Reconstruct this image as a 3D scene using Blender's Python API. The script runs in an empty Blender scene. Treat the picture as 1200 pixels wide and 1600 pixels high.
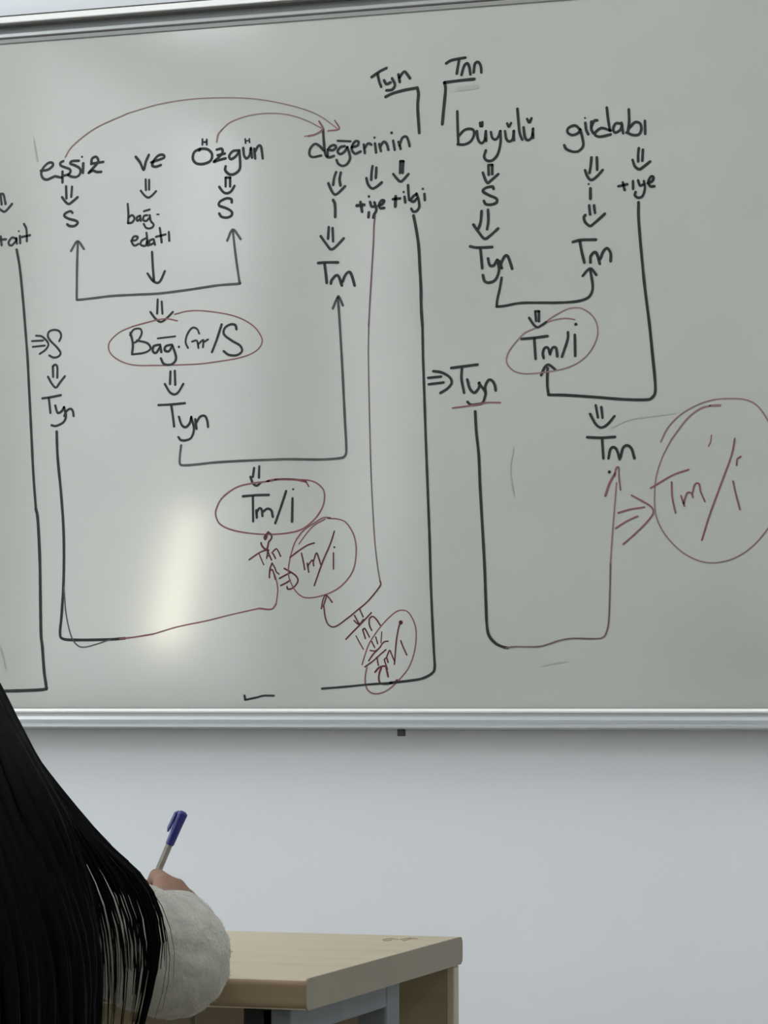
import bpy, bmesh, math, random
from mathutils import Vector, Matrix, noise

random.seed(7)
SC = bpy.context.scene
COL = SC.collection

# ------------------------------------------------------------------ camera
CAM_POS = Vector((0.0, -4.8, 1.05))
FPX = 4600.0                                   # focal length in pixels of the 1200x1600 frame
AX = Vector((0.94842782, -0.02093794, -0.31630093))   # world x, y, z seen as (right, down, forward)
AY = Vector((0.31698679, 0.05630988, 0.94675687))
AZ = Vector((-0.00201227, -0.99819377, 0.06004291))
right = Vector((AX[0], AY[0], AZ[0]))
down = Vector((AX[1], AY[1], AZ[1]))
fwd = Vector((AX[2], AY[2], AZ[2]))
cd = bpy.data.cameras.new('camera')
cam = bpy.data.objects.new('camera', cd)
COL.objects.link(cam)
M = Matrix((right, -down, -fwd)).transposed().to_4x4()
M.translation = CAM_POS
cam.matrix_world = M
cd.sensor_fit = 'VERTICAL'
cd.sensor_height = 36.0
cd.sensor_width = 27.0
cd.lens = FPX / 1600.0 * 36.0
cd.clip_start = 0.05
SC.camera = cam

# ------------------------------------------------------------------ world, exposure
SC.view_settings.view_transform = 'Standard'
SC.view_settings.look = 'None'
SC.view_settings.gamma = 1.0
SC.view_settings.use_curve_mapping = False
SC.view_settings.exposure = -0.01
LAMP_POWER = 11.2                               # ceiling panels
WIN_POWER = 4.0                                # daylight behind the window blinds
w = bpy.data.worlds.new('world')
SC.world = w
w.use_nodes = True
w.node_tree.nodes['Background'].inputs[0].default_value = (0.75, 0.85, 1.0, 1)
w.node_tree.nodes['Background'].inputs[1].default_value = 0.3


# ------------------------------------------------------------------ helpers
def lin(c):
    c = c / 255.0
    return c / 12.92 if c <= 0.04045 else ((c + 0.055) / 1.055) ** 2.4


def rgb(r, g, b):
    return (lin(r), lin(g), lin(b), 1)


def at(px, py, y):
    """the point of the depth plane y that is seen at a pixel of the photograph"""
    c = Vector((px - 600, py - 800, FPX))
    d = Vector((AX.dot(c), AY.dot(c), AZ.dot(c)))
    return CAM_POS + d * ((y - CAM_POS.y) / d.y)


def material(name, col, rough=0.6, metal=0.0, var=None, scale=8.0, detail=4.0, bump=0.0, bscale=200.0,
             stretch=(1, 1, 1), spec=0.5, sheen=0.0):
    m = bpy.data.materials.new(name)
    m.use_nodes = True
    nt = m.node_tree
    b = nt.nodes['Principled BSDF']
    b.inputs['Roughness'].default_value = rough
    b.inputs['Metallic'].default_value = metal
    b.inputs['Specular IOR Level'].default_value = spec
    if sheen:
        b.inputs['Sheen Weight'].default_value = sheen
    b.inputs['Base Color'].default_value = col
    if var or bump:
        tc = nt.nodes.new('ShaderNodeTexCoord')
        mp = nt.nodes.new('ShaderNodeMapping')
        mp.inputs['Scale'].default_value = stretch
        nt.links.new(tc.outputs['Object'], mp.inputs[0])
    if var:
        n = nt.nodes.new('ShaderNodeTexNoise')
        n.inputs['Scale'].default_value = scale
        n.inputs['Detail'].default_value = detail
        nt.links.new(mp.outputs[0], n.inputs['Vector'])
        r = nt.nodes.new('ShaderNodeValToRGB')
        r.color_ramp.elements[0].position = 0.3
        r.color_ramp.elements[1].position = 0.7
        r.color_ramp.elements[0].color = var
        r.color_ramp.elements[1].color = col
        nt.links.new(n.outputs['Fac'], r.inputs[0])
        nt.links.new(r.outputs[0], b.inputs['Base Color'])
    if bump:
        n2 = nt.nodes.new('ShaderNodeTexNoise')
        n2.inputs['Scale'].default_value = bscale
        n2.inputs['Detail'].default_value = 5.0
        nt.links.new(mp.outputs[0], n2.inputs['Vector'])
        bp = nt.nodes.new('ShaderNodeBump')
        bp.inputs['Strength'].default_value = bump
        bp.inputs['Distance'].default_value = 0.002
        nt.links.new(n2.outputs['Fac'], bp.inputs['Height'])
        nt.links.new(bp.outputs[0], b.inputs['Normal'])
    return m


def emitter(name, col, power):
    m = bpy.data.materials.new(name)
    m.use_nodes = True
    nt = m.node_tree
    nt.nodes.remove(nt.nodes['Principled BSDF'])
    e = nt.nodes.new('ShaderNodeEmission')
    e.inputs[0].default_value = col
    e.inputs[1].default_value = power
    nt.links.new(e.outputs[0], nt.nodes['Material Output'].inputs[0])
    return m


def props(o, label=None, cat=None, group=None, kind=None):
    for k, v in (('label', label), ('category', cat), ('group', group), ('kind', kind)):
        if v:
            o[k] = v
    return o


def obj(name, bm, mat, parent=None, origin=None, smooth=False):
    """links a bmesh given in world coordinates as one mesh object"""
    me = bpy.data.meshes.new(name)
    if parent is not None:
        org = Vector(parent['_o'])
        base = org
    else:
        org = Vector(origin) if origin is not None else Vector((0, 0, 0))
        base = org
    bmesh.ops.translate(bm, verts=bm.verts, vec=-base)
    bm.to_mesh(me)
    bm.free()
    if smooth:
        for p in me.polygons:
            p.use_smooth = True
    me.materials.append(mat)
    o = bpy.data.objects.new(name, me)
    COL.objects.link(o)
    if parent is not None:
        o.parent = parent
    else:
        o.location = org
    o['_o'] = tuple(org)
    return o


def empty(name, loc):
    o = bpy.data.objects.new(name, None)
    COL.objects.link(o)
    o.location = loc
    o['_o'] = tuple(loc)
    return o


def add_box(bm, x0, x1, y0, y1, z0, z1, bevel=0.0, seg=2):
    r = bmesh.ops.create_cube(bm, size=1.0)
    vs = r['verts']
    for v in vs:
        v.co = Vector(((x0 + x1) / 2 + v.co.x * (x1 - x0), (y0 + y1) / 2 + v.co.y * (y1 - y0),
                       (z0 + z1) / 2 + v.co.z * (z1 - z0)))
    if bevel:
        es = list({e for v in vs for e in v.link_edges})
        bmesh.ops.bevel(bm, geom=es, offset=bevel, segments=seg, affect='EDGES', profile=0.5)
    return bm


def box(*a, **k):
    return add_box(bmesh.new(), *a, **k)


def extrude_x(profile, x0, x1):
    """a (y, z) outline swept along x"""
    bm = bmesh.new()
    a = [bm.verts.new((x0, y, z)) for y, z in profile]
    b = [bm.verts.new((x1, y, z)) for y, z in profile]
    n = len(profile)
    for i in range(n):
        bm.faces.new((a[i], a[(i + 1) % n], b[(i + 1) % n], b[i]))
    bm.faces.new(a[::-1])
    bm.faces.new(b)
    bmesh.ops.recalc_face_normals(bm, faces=bm.faces)
    return bm


def extrude_z(profile, z0, z1):
    bm = bmesh.new()
    a = [bm.verts.new((x, y, z0)) for x, y in profile]
    b = [bm.verts.new((x, y, z1)) for x, y in profile]
    n = len(profile)
    for i in range(n):
        bm.faces.new((a[i], a[(i + 1) % n], b[(i + 1) % n], b[i]))
    bm.faces.new(a[::-1])
    bm.faces.new(b)
    bmesh.ops.recalc_face_normals(bm, faces=bm.faces)
    return bm


def catmull(pts, per=6):
    if len(pts) < 3:
        return [Vector(p) for p in pts]
    P = [Vector(p) for p in pts]
    P = [P[0] * 2 - P[1]] + P + [P[-1] * 2 - P[-2]]
    out = []
    for i in range(1, len(P) - 2):
        p0, p1, p2, p3 = P[i - 1], P[i], P[i + 1], P[i + 2]
        for k in range(per):
            t = k / per
            out.append(0.5 * ((2 * p1) + (p2 - p0) * t + (2 * p0 - 5 * p1 + 4 * p2 - p3) * t * t
                              + (3 * p1 - p0 - 3 * p2 + p3) * t ** 3))
    out.append(P[-2])
    return out


def add_tube(bm, pts, radii, sides=8, flat=1.0, caps=True):
    pts = [Vector(p) for p in pts]
    n = len(pts)
    rings = []
    u = None
    for i in range(n):
        t = (pts[min(i + 1, n - 1)] - pts[max(i - 1, 0)])
        if t.length < 1e-9:
            t = Vector((0, 0, 1))
        t.normalize()
        if u is None:
            u = t.orthogonal().normalized()
        u = (u - t * u.dot(t))
        if u.length < 1e-6:
            u = t.orthogonal()
        u.normalize()
        v = t.cross(u)
        r = radii[i] if hasattr(radii, '__len__') else radii
        rings.append([bm.verts.new(pts[i] + u * (r * math.cos(2 * math.pi * k / sides))
                                   + v * (r * flat * math.sin(2 * math.pi * k / sides))) for k in range(sides)])
    for i in range(n - 1):
        for k in range(sides):
            bm.faces.new((rings[i][k], rings[i][(k + 1) % sides], rings[i + 1][(k + 1) % sides], rings[i + 1][k]))
    if caps:
        bm.faces.new(rings[0][::-1])
        bm.faces.new(rings[-1])
    return bm


def blob_mesh(segs, voxel, smooth_it, fac=0.5):
    """one continuous skin around a set of tapered limbs: (p0, r0, p1, r1)"""
    bm = bmesh.new()
    for p0, r0, p1, r1 in segs:
        p0, p1 = Vector(p0), Vector(p1)
        L = (p1 - p0).length
        n = max(1, int(L / (min(r0, r1) * 0.3)))
        for i in range(n + 1):
            t = i / n
            bmesh.ops.create_icosphere(bm, subdivisions=3 if r0 > 0.03 else 2, radius=r0 + (r1 - r0) * t,
                                       matrix=Matrix.Translation(p0.lerp(p1, t)))
    me = bpy.data.meshes.new('tmp')
    bm.to_mesh(me)
    bm.free()
    o = bpy.data.objects.new('tmp', me)
    COL.objects.link(o)
    r = o.modifiers.new('r', 'REMESH')
    r.mode = 'VOXEL'
    r.voxel_size = voxel
    s = o.modifiers.new('s', 'SMOOTH')
    s.factor = fac
    s.iterations = smooth_it
    dg = bpy.context.evaluated_depsgraph_get()
    dg.update()
    ev = o.evaluated_get(dg)
    res = bmesh.new()
    res.from_mesh(ev.to_mesh())
    ev.to_mesh_clear()
    bpy.data.objects.remove(o)
    bpy.data.meshes.remove(me)
    return res


# ------------------------------------------------------------------ materials
M_wall = material('wall_paint', rgb(222, 227, 233), 0.75, var=rgb(218, 224, 231), scale=2.0, bump=0.15, bscale=90)
M_wall2 = material('side_wall_paint', rgb(226, 226, 220), 0.8, var=rgb(220, 220, 214), scale=2.0)
M_ceil = material('ceiling_paint', rgb(236, 236, 232), 0.85, var=rgb(228, 228, 224), scale=3.0)
M_floor = material('floor_tile', rgb(150, 145, 135), 0.45, var=rgb(128, 124, 116), scale=5.0)
M_alu = material('brushed_aluminium', rgb(188, 193, 195), 0.38, metal=0.5, var=rgb(174, 179, 181), scale=6.0,
                 stretch=(0.3, 8, 30))
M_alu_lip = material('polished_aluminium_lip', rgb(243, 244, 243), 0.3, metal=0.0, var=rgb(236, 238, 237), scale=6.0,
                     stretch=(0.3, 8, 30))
M_dark = material('dark_plastic_and_shade', rgb(72, 73, 70), 0.6, var=rgb(35, 36, 34), scale=40)

# whiteboard enamel: pale grey-green, with erased-ink haze in large soft smudges
M_board = material('whiteboard_enamel', rgb(177, 181, 178), 0.095, var=rgb(170, 174, 171), scale=2.3, detail=6.0,
                   stretch=(1.0, 1, 1.6), spec=0.55)


def ink(name, c, c2, rough=0.45):
    return material(name, rgb(*c), rough, var=rgb(*c2), scale=14.0, detail=2.0, spec=0.3)


INK = {
    'black': ink('black_marker_ink', (22, 25, 25), (34, 38, 38)),
    'grey': ink('worn_black_marker_ink', (58, 62, 62), (78, 82, 80)),
    'plum': ink('dark_plum_marker_ink', (88, 70, 78), (116, 97, 103)),
    'red': ink('dark_red_marker_ink', (94, 42, 46), (78, 40, 42)),
    'rose': ink('thin_red_marker_ink', (126, 76, 80), (116, 84, 88)),
    'faint': ink('faded_red_marker_ink', (134, 104, 107), (122, 103, 106)),
    'blue': ink('blue_black_marker_ink', (34, 42, 66), (24, 30, 48)),
    'ghost': ink('erased_marker_haze', (158, 165, 162), (165, 171, 168)),
}

# ------------------------------------------------------------------ room shell
X0, X1, Y0, H = -4.2, 3.4, -8.6, 3.45


def struct(name, bm, mat, parent=None, origin=None):
    o = obj(name, bm, mat, parent, origin)
    if parent is None:
        props(o, kind='structure')
    return o


struct('floor', box(X0 - 0.15, X1 + 0.15, Y0 - 0.15, 0.15, -0.1, 0.0), M_floor)
struct('ceiling', box(X0 - 0.15, X1 + 0.15, Y0 - 0.15, 0.15, H, H + 0.1), M_ceil)
props(struct('wall_back', box(X0 - 0.15, X1 + 0.15, 0.0, 0.15, 0.0, H), M_wall),
      'bluish white plastered wall behind the whiteboard')
struct('wall_right', box(X1, X1 + 0.15, Y0, 0.0, 0.0, H), M_wall2)
struct('wall_front', box(X0, X1, Y0 - 0.15, Y0, 0.0, H), M_wall2)

# left wall with its tall window openings (y0, y1, z0, z1)
WINS = [(-3.3, -1.0, 1.0, 3.3), (-6.35, -4.1, 1.0, 3.3), (-8.3, -7.2, 1.0, 3.3)]
bm = bmesh.new()
ycur = 0.0
for (a, b, z0, z1) in WINS:
    add_box(bm, X0 - 0.15, X0, b, ycur, 0, H)
    add_box(bm, X0 - 0.15, X0, a, b, 0, z0)
    add_box(bm, X0 - 0.15, X0, a, b, z1, H)
    ycur = a
add_box(bm, X0 - 0.15, X0, Y0, ycur, 0, H)
struct('wall_left', bm, M_wall2)
M_blind = emitter('daylight_through_blind', (0.96, 0.98, 1.0, 1), WIN_POWER * 0.85)
M_day = emitter('open_daylight_pane', (0.94, 0.98, 1.0, 1), WIN_POWER * 1.4)
M_glow = emitter('added_sun_glow', (1.0, 0.95, 0.74, 1), WIN_POWER * 6.0)  # emitter added for the warm highlight on the board
for i, (a, b, z0, z1) in enumerate(WINS):
    root = empty('window_%d' % (i + 1), (X0 - 0.05, (a + b) / 2, z0))
    props(root, kind='structure')
    fr = bmesh.new()
    for (p, q, r, s) in ((a, b, z0, z0 + 0.05), (a, b, z1 - 0.05, z1), (a, a + 0.05, z0 + .05, z1 - .05),
                         (b - 0.05, b, z0 + .05, z1 - .05)):
        add_box(fr, X0 - 0.1, X0 - 0.02, p, q, r, s)
    obj('window_frame', fr, M_alu, root)
    zc = 2.72 if i < 2 else z1 - 0.06                                       # the blind reaches up to here, open panes above it
    obj('blind', box(X0 - 0.07, X0 - 0.06, a + 0.05, b - 0.05, z0 + 0.05, zc), M_blind, root)
    m0 = a + 0.05 if i != 1 else -6.2
    m1 = b - 0.05 if i != 1 else -5.5
    if i == 1:
        obj('blind', box(X0 - 0.07, X0 - 0.06, a + 0.05, m0, zc, z1 - 0.05), M_blind, root)
        obj('blind', box(X0 - 0.07, X0 - 0.06, m1, b - 0.05, zc, z1 - 0.05), M_blind, root)
        glow = bmesh.new()  # slanted glowing patch added over the blind, shaped for the board highlight
        vs = [glow.verts.new((X0 - 0.052, y, z)) for y, z in ((-5.72, 1.74), (-5.52, 1.74), (-5.22, 1.2), (-5.52, 1.2))]
        glow.faces.new(vs)
        r_ = bmesh.ops.extrude_face_region(glow, geom=glow.faces[:])
        for v in [g for g in r_['geom'] if isinstance(g, bmesh.types.BMVert)]:
            v.co.x += 0.004
        bmesh.ops.recalc_face_normals(glow, faces=glow.faces)
        obj('added_sun_glow', glow, M_glow, root)
    obj('open_pane', box(X0 - 0.07, X0 - 0.06, m0, m1, zc, z1 - 0.05), M_day, root)

for side, bb in (('back', (X0, X1, -0.015, 0.0, 0.0, 0.09)), ('left', (X0, X0 + 0.015, Y0, -0.015, 0.0, 0.09)),
                 ('right', (X1 - 0.015, X1, Y0, -0.015, 0.0, 0.09))):
    struct('baseboard_' + side, box(*bb), M_wall2)

# ceiling light panels
M_lamp = emitter('ceiling_panel_light', (0.97, 0.985, 1.0, 1), LAMP_POWER)
M_case = material('lamp_housing', rgb(225, 226, 224), 0.5, var=rgb(215, 216, 214), scale=10)
names = {-3.8: 'window side', -0.9: 'middle', 1.8: 'far right'}
for lx in (-3.8, -0.9, 1.8):
    for ly, rowname in ((-1.5, 'row nearest the whiteboard'), (-4.1, 'second row from the whiteboard')):
        L = 0.75
        root = empty('ceiling_light', (lx, ly, H))
        props(root, 'long white ceiling light panel, %s column, %s' % (names[lx], rowname), 'light', 'ceiling light panels')
        c = bmesh.new()
        add_box(c, lx - 0.19, lx + 0.19, ly - L, ly + L, H - 0.05, H - 0.001)
        obj('housing', c, M_case, root)
        obj('diffuser', box(lx - 0.165, lx + 0.165, ly - L + 0.03, ly + L - 0.03, H - 0.058, H - 0.05), M_lamp, root)

# ------------------------------------------------------------------ whiteboard
BX0, BX1 = -3.15, 0.75
BZ0, BZ1 = 1.012, 2.224
SURF = -0.014                                   # depth of the writing surface
wb = empty('whiteboard', ((BX0 + BX1) / 2, 0.0, BZ0))
props(wb, 'large wall mounted whiteboard with aluminium frame, covered in handwritten word diagrams', 'whiteboard')
props(obj('writing_surface', box(BX0, BX1, SURF, -0.001, BZ0 - 0.01, BZ1 + 0.01), M_board, wb),
      'glossy pale grey-green writing surface with erased smudges')

# bottom rail: thin bright lip, hollow face, lower bead and a shallow tray ledge
zb = 1.0165
prof = [(-0.001, zb), (-0.020, zb), (-0.0235, zb - 0.0015), (-0.0245, zb - 0.004), (-0.0235, zb - 0.0065),
        (-0.020, zb - 0.008), (-0.0195, zb - 0.013), (-0.022, zb - 0.019), (-0.029, zb - 0.0235), (-0.044, zb - 0.0255),
        (-0.066, zb - 0.0255), (-0.0685, zb - 0.028), (-0.0685, zb - 0.031), (-0.066, zb - 0.0335), (-0.048, zb - 0.0345),
        (-0.001, zb - 0.0345)]
obj('bottom_rail', extrude_x(prof, BX0 - 0.03, BX1 + 0.03), M_alu, wb, smooth=False)
lip = [(-0.0205, zb + 0.0006), (-0.0245, zb - 0.0005), (-0.0262, zb - 0.004), (-0.0245, zb - 0.0066), (-0.0205, zb - 0.0075)]
props(obj('rail_lip', extrude_x(lip, BX0 - 0.03, BX1 + 0.03), M_alu_lip, wb), 'bright polished lip along the bottom rail')
# top rail, the same section turned over, without a ledge
zt = 2.2187
prof = [(-0.001, zt), (-0.0150, zt), (-0.0185, zt + 0.0065), (-0.0150, zt + 0.0075), (-0.0135, zt + 0.0105),
        (-0.0175, zt + 0.0112), (-0.0165, zt + 0.017), (-0.0120, zt + 0.024), (-0.0070, zt + 0.0305), (-0.0335, zt + 0.0325), (-0.034, zt + 0.0338),
        (-0.026, zt + 0.0455), (-0.001, zt + 0.0455)]
obj('top_rail', extrude_x(prof, BX0 - 0.03, BX1 + 0.03), M_alu, wb)
lip = [(-0.0335, zt + 0.0332), (-0.0352, zt + 0.0338), (-0.0275, zt + 0.0458), (-0.0255, zt + 0.0455)]
props(obj('rail_lip', extrude_x(lip, BX0 - 0.03, BX1 + 0.03), M_alu_lip, wb), 'bright sloping upper edge of the top rail')
props(obj('shade_strip', box(BX0 - 0.02, BX1 + 0.02, -0.0262, -0.001, zt + 0.0456, zt + 0.0486), M_dark, wb), 'thin dark strip painted as the shadow line along the top of the frame')  # dark strip stands in for the shadow line above the rail
M_shade = material('grey_shade_paint', rgb(96, 97, 93), 0.7, var=rgb(86, 87, 83), scale=40)  # grey of the strips that paint shadow lines into the rails
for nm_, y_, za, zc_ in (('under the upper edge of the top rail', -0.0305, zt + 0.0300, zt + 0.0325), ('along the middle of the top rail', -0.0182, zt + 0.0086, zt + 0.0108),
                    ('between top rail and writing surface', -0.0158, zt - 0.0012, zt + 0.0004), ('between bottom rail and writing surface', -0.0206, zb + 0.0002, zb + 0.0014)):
    props(obj('shade_strip', box(BX0 - 0.02, BX1 + 0.02, y_, -0.001, za, zc_), M_shade, wb), 'thin grey strip painted as shade ' + nm_)
for xa in (BX0 - 0.03, BX1):
    obj('side_rail', box(xa, xa + 0.03, -0.03, -0.001, BZ0 - 0.02, BZ1 + 0.03, bevel=0.004), M_alu, wb)
c = at(627, 1147.5, -0.045)
props(obj('mounting_clip', box(c.x - 0.0062, c.x + 0.0062, -0.049, -0.040, c.z - 0.003, c.z + 0.012, bevel=0.001), M_dark, wb),
      'small dark clip under the bottom rail')

# ---- handwriting: each word, arrow, circle and line is a ribbon of ink lying on the enamel
NINK = [0]
INKSET = {'b': 'black', 'g': 'grey', 'p': 'plum', 'r': 'red', 'o': 'rose', 'f': 'faint', 'u': 'blue', 'x': 'ghost'}


def ribbon(bm, pts, wpx, y, taper=True):
    ctr = []
    for p in catmull([Vector((q[0], q[1], 0)) for q in pts], 6):
        ctr.append(at(p.x, p.y, y))
    # drop coincident points
    c2 = [ctr[0]]
    for p in ctr[1:]:
        if (p - c2[-1]).length > 2e-4:
            c2.append(p)
    if len(c2) < 2:
        c2.append(c2[0] + Vector((0.0006, 0, -0.0006)))
    ctr = c2
    n = len(ctr)
    hw = wpx / 920.0 / 2
    ts = []
    for i in range(n):
        t = ctr[min(i + 1, n - 1)] - ctr[max(i - 1, 0)]
        t.y = 0
        ts.append(t.normalized())
    rows = []
    # round start cap, body, round end cap

    def row(p, t, w):
        nrm = Vector((-t.z, 0, t.x))
        return (bm.verts.new(p + nrm * w), bm.verts.new(p - nrm * w))
    for k in (0.15, 0.5, 0.8):
        rows.append(row(ctr[0] - ts[0] * (hw * math.sqrt(1 - k * k)), ts[0], hw * k))
    d = 0
    for i in range(n):
        wv = 1 + 0.12 * noise.noise(ctr[i] * 60)
        rows.append(row(ctr[i], ts[i], hw * wv))
    for k in (0.8, 0.5, 0.15):
        rows.append(row(ctr[-1] + ts[-1] * (hw * math.sqrt(1 - k * k)), ts[-1], hw * k))
    for a, b in zip(rows, rows[1:]):
        bm.faces.new((a[0], a[1], b[1], b[0]))


def mark(name, label, colour, crop, strokes, width=4.6, dots=()):
    """strokes are traced in an enlargement: crop = (left, top, magnification)"""
    x0, y0, s = crop
    thin = 0.86 if colour in 'rofp' else 1.0
    NINK[0] += 1
    y = SURF - 0.0003 - NINK[0] * 0.000006
    bm = bmesh.new()
    for k, st in enumerate(strokes):
        wd = width
        if isinstance(st[0], (int, float)):
            wd = st[0]
            st = st[1:]
        wd *= thin
        ribbon(bm, [(x0 + q[0] / s, y0 + q[1] / s) for q in st], wd, y - k * 1e-7)
    for dt in dots:
        px, py = x0 + dt[0] / s, y0 + dt[1] / s
        r = dt[2] if len(dt) > 2 else 2.4
        c = at(px, py, y)
        vs = [bm.verts.new(c + Vector((math.cos(a * math.pi / 5), 0, math.sin(a * math.pi / 5))) * (r / 920.0)) for a in range(10)]
        bm.faces.new(vs)
    bmesh.ops.recalc_face_normals(bm, faces=bm.faces)
    for f in bm.faces:
        if f.normal.y > 0:
            f.normal_flip()
    o = obj(name, bm, INK[INKSET[colour]], wb)
    o['label'] = label
    return o


def word(text, colour, crop, strokes, width=4.6, dots=(), where=''):
    cn = {'b': 'black', 'r': 'dark red', 'o': 'red', 'f': 'faded red', 'u': 'blue black'}[colour]
    mark('written_word', 'handwritten %s "%s"%s' % (cn, text, (' ' + where) if where else ''), colour, crop, strokes, width, dots)


def arrow(colour, crop, strokes, label, width=4.4):
    mark('drawn_arrow', label, colour, crop, strokes, width)


PX = (0, 0, 1)
# --- far left column, cut by the photo's edge
A = (0, 240, 8)
arrow('b', A, [[(-20, 515), (5, 510), (20, 635)], [(0, 513), (42, 510), (70, 630)], [(-60, 640), (-10, 690), (30, 718), (60, 725), (100, 690), (150, 630)]],
      'black double arrow at the left edge')
word('+rait', 'b', A, [[(-20, 1078), (75, 1072)], [(8, 1035), (20, 1145)], [(190, 1060), (150, 1050), (110, 1100), (115, 1140), (150, 1145), (200, 1090), (205, 1060)],
     [(200, 1060), (212, 1125)], [(248, 1030), (252, 1120)], [(300, 880), (330, 950), (335, 1095)], [(275, 1042), (375, 1020)]], 4.2, [(235, 970, 1.8)])
mark('drawn_line', 'black line running down the left side of the board', 'b', PX,
     [[(26, 390), (31, 420), (36, 470), (40, 520), (43, 560), (45, 600), (47, 640), (49, 680), (52, 740), (56, 795)],
      [5.4, (56, 795), (59, 812), (62, 870), (63, 930), (64, 990), (66, 1010), (69, 1050), (72, 1072), (70, 1077), (40, 1079), (0, 1080), (-60, 1081)]], 4.6)
# --- essiz column
word('eşsiz', 'b', A, [[(510, 215), (600, 200), (660, 150), (650, 115), (600, 120), (540, 180), (515, 250), (540, 310), (590, 325), (650, 300), (690, 285), (740, 295), (770, 300)],
     [(790, 95), (755, 115), (760, 150), (820, 175), (870, 195), (880, 230), (850, 260), (800, 275)], [(780, 225), (780, 360)],
     [(985, 90), (900, 95), (880, 125), (940, 150), (1000, 190), (1000, 250), (960, 290), (900, 290), (855, 270)], [(1040, 120), (1035, 240)],
     [(1140, 130), (1150, 65), (1200, 40), (1228, 85), (1200, 140), (1130, 215), (1110, 240)], [(1110, 240), (1160, 214), (1210, 230), (1265, 228)], [(1160, 124), (1290, 104)]],
     4.6, [(1025, 40, 1.9)])
arrow('b', A, [[(825, 410), (830, 560)], [(900, 415), (890, 540)], [(775, 545), (820, 605), (860, 630), (900, 605), (970, 545)]], 'black double arrow below "eşsiz"')
word('S', 'b', A, [[(905, 740), (880, 720), (820, 745), (805, 780), (860, 815), (950, 840), (970, 870), (930, 905), (870, 905), (840, 885)]], where='below "eşsiz"')
mark('drawn_bracket', 'dark bracket joining "S", "bağ. edatı" and "S"', 'g', PX,
     [[(111, 392), (121, 377), (131, 389)], [(121.5, 378), (120.5, 412), (120, 450), (120, 466), (122.5, 468.5), (150, 465.5), (175, 462.5), (212, 460.5), (250, 458.5), (297, 452.5), (340, 446), (372, 443.5), (375, 442)],
      [(374.5, 443), (371, 420), (367, 390), (364, 362)], [(355, 376), (363.7, 358.7), (376, 373.7)]], 4.2)
# --- ve
B = (180, 200, 4)
word('ve', 'b', B, [[(128, 180), (155, 215), (178, 262), (190, 215), (210, 168)], [(225, 215), (270, 200), (305, 185), (300, 168), (270, 172), (240, 205), (232, 235), (255, 242), (285, 232)]])
arrow('b', B, [[(190, 322), (192, 388)], [(212, 325), (212, 385)], [(160, 392), (180, 418), (205, 435), (230, 422), (255, 395)]], 'black double arrow below "ve"', 3.9)
word('bağ.', 'b', B, [[(78, 475), (82, 540), (80, 592)], [(82, 560), (105, 545), (120, 565), (105, 590), (80, 595)], [(150, 550), (135, 560), (138, 580), (155, 570)], [(155, 548), (160, 580)],
     [(200, 545), (180, 550), (175, 575), (195, 580), (215, 560)], [(215, 545), (222, 580), (240, 605), (225, 625), (195, 625), (178, 600)], [(180, 520), (215, 510)]], 3.9, [(262, 540, 1.6), (272, 540, 1.6)])
word('edatı', 'b', B, [[(100, 705), (130, 700), (140, 680), (115, 680), (103, 710), (120, 735), (145, 725)], [(190, 690), (165, 705), (160, 730), (190, 735), (200, 700)], [(195, 655), (205, 735)],
     [(235, 695), (215, 705), (215, 730), (240, 720)], [(240, 695), (248, 730)], [(278, 625), (285, 670), (290, 715)], [(255, 680), (315, 665)], [(335, 650), (338, 705)]], 3.9)
arrow('b', (0, 350, 4), [[(950, 175), (955, 270), (962, 355)], [(922, 310), (955, 355), (985, 368), (1005, 350), (1030, 295)]], 'single black arrow below "edatı"', 4.2)
# --- ozgun
word('özgün', 'b', B, [[(530, 130), (495, 150), (485, 190), (505, 220), (550, 225), (595, 205), (605, 165), (580, 135), (540, 130), (525, 140)],
     [(635, 135), (665, 130), (670, 155), (645, 185), (615, 212), (650, 200), (690, 190)], [(640, 170), (685, 160)],
     [(770, 140), (735, 145), (712, 175), (725, 195), (755, 175), (775, 145)], [(775, 140), (780, 200), (778, 255), (750, 285), (715, 290), (688, 265), (690, 240)],
     [(800, 125), (805, 170), (820, 190), (840, 170), (848, 125)], [(848, 130), (855, 185)], [3, (812, 68), (815, 95)], [3, (838, 68), (840, 90)], [2.6, (812, 82), (838, 78)],
     [(868, 130), (875, 190)], [(872, 150), (895, 112), (912, 120), (922, 190)]])
mark('umlaut_dots', 'blue black dots over the "ö"', 'u', B, [[(545, 70), (545, 105)], [(572, 72), (572, 105)], [(548, 88), (570, 88)]], 3.4)
arrow('b', B, [[(690, 312), (690, 365)], [(718, 312), (718, 365)], [(690, 310), (718, 310)], [(650, 368), (675, 400), (700, 408), (725, 395), (745, 362)]], 'black double arrow below "özgün"')
word('S', 'b', B, [[(728, 465), (725, 445), (695, 440), (655, 460), (650, 485), (690, 500), (725, 520), (728, 545), (700, 560), (665, 555), (650, 535)]], where='below "özgün"')
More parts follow.
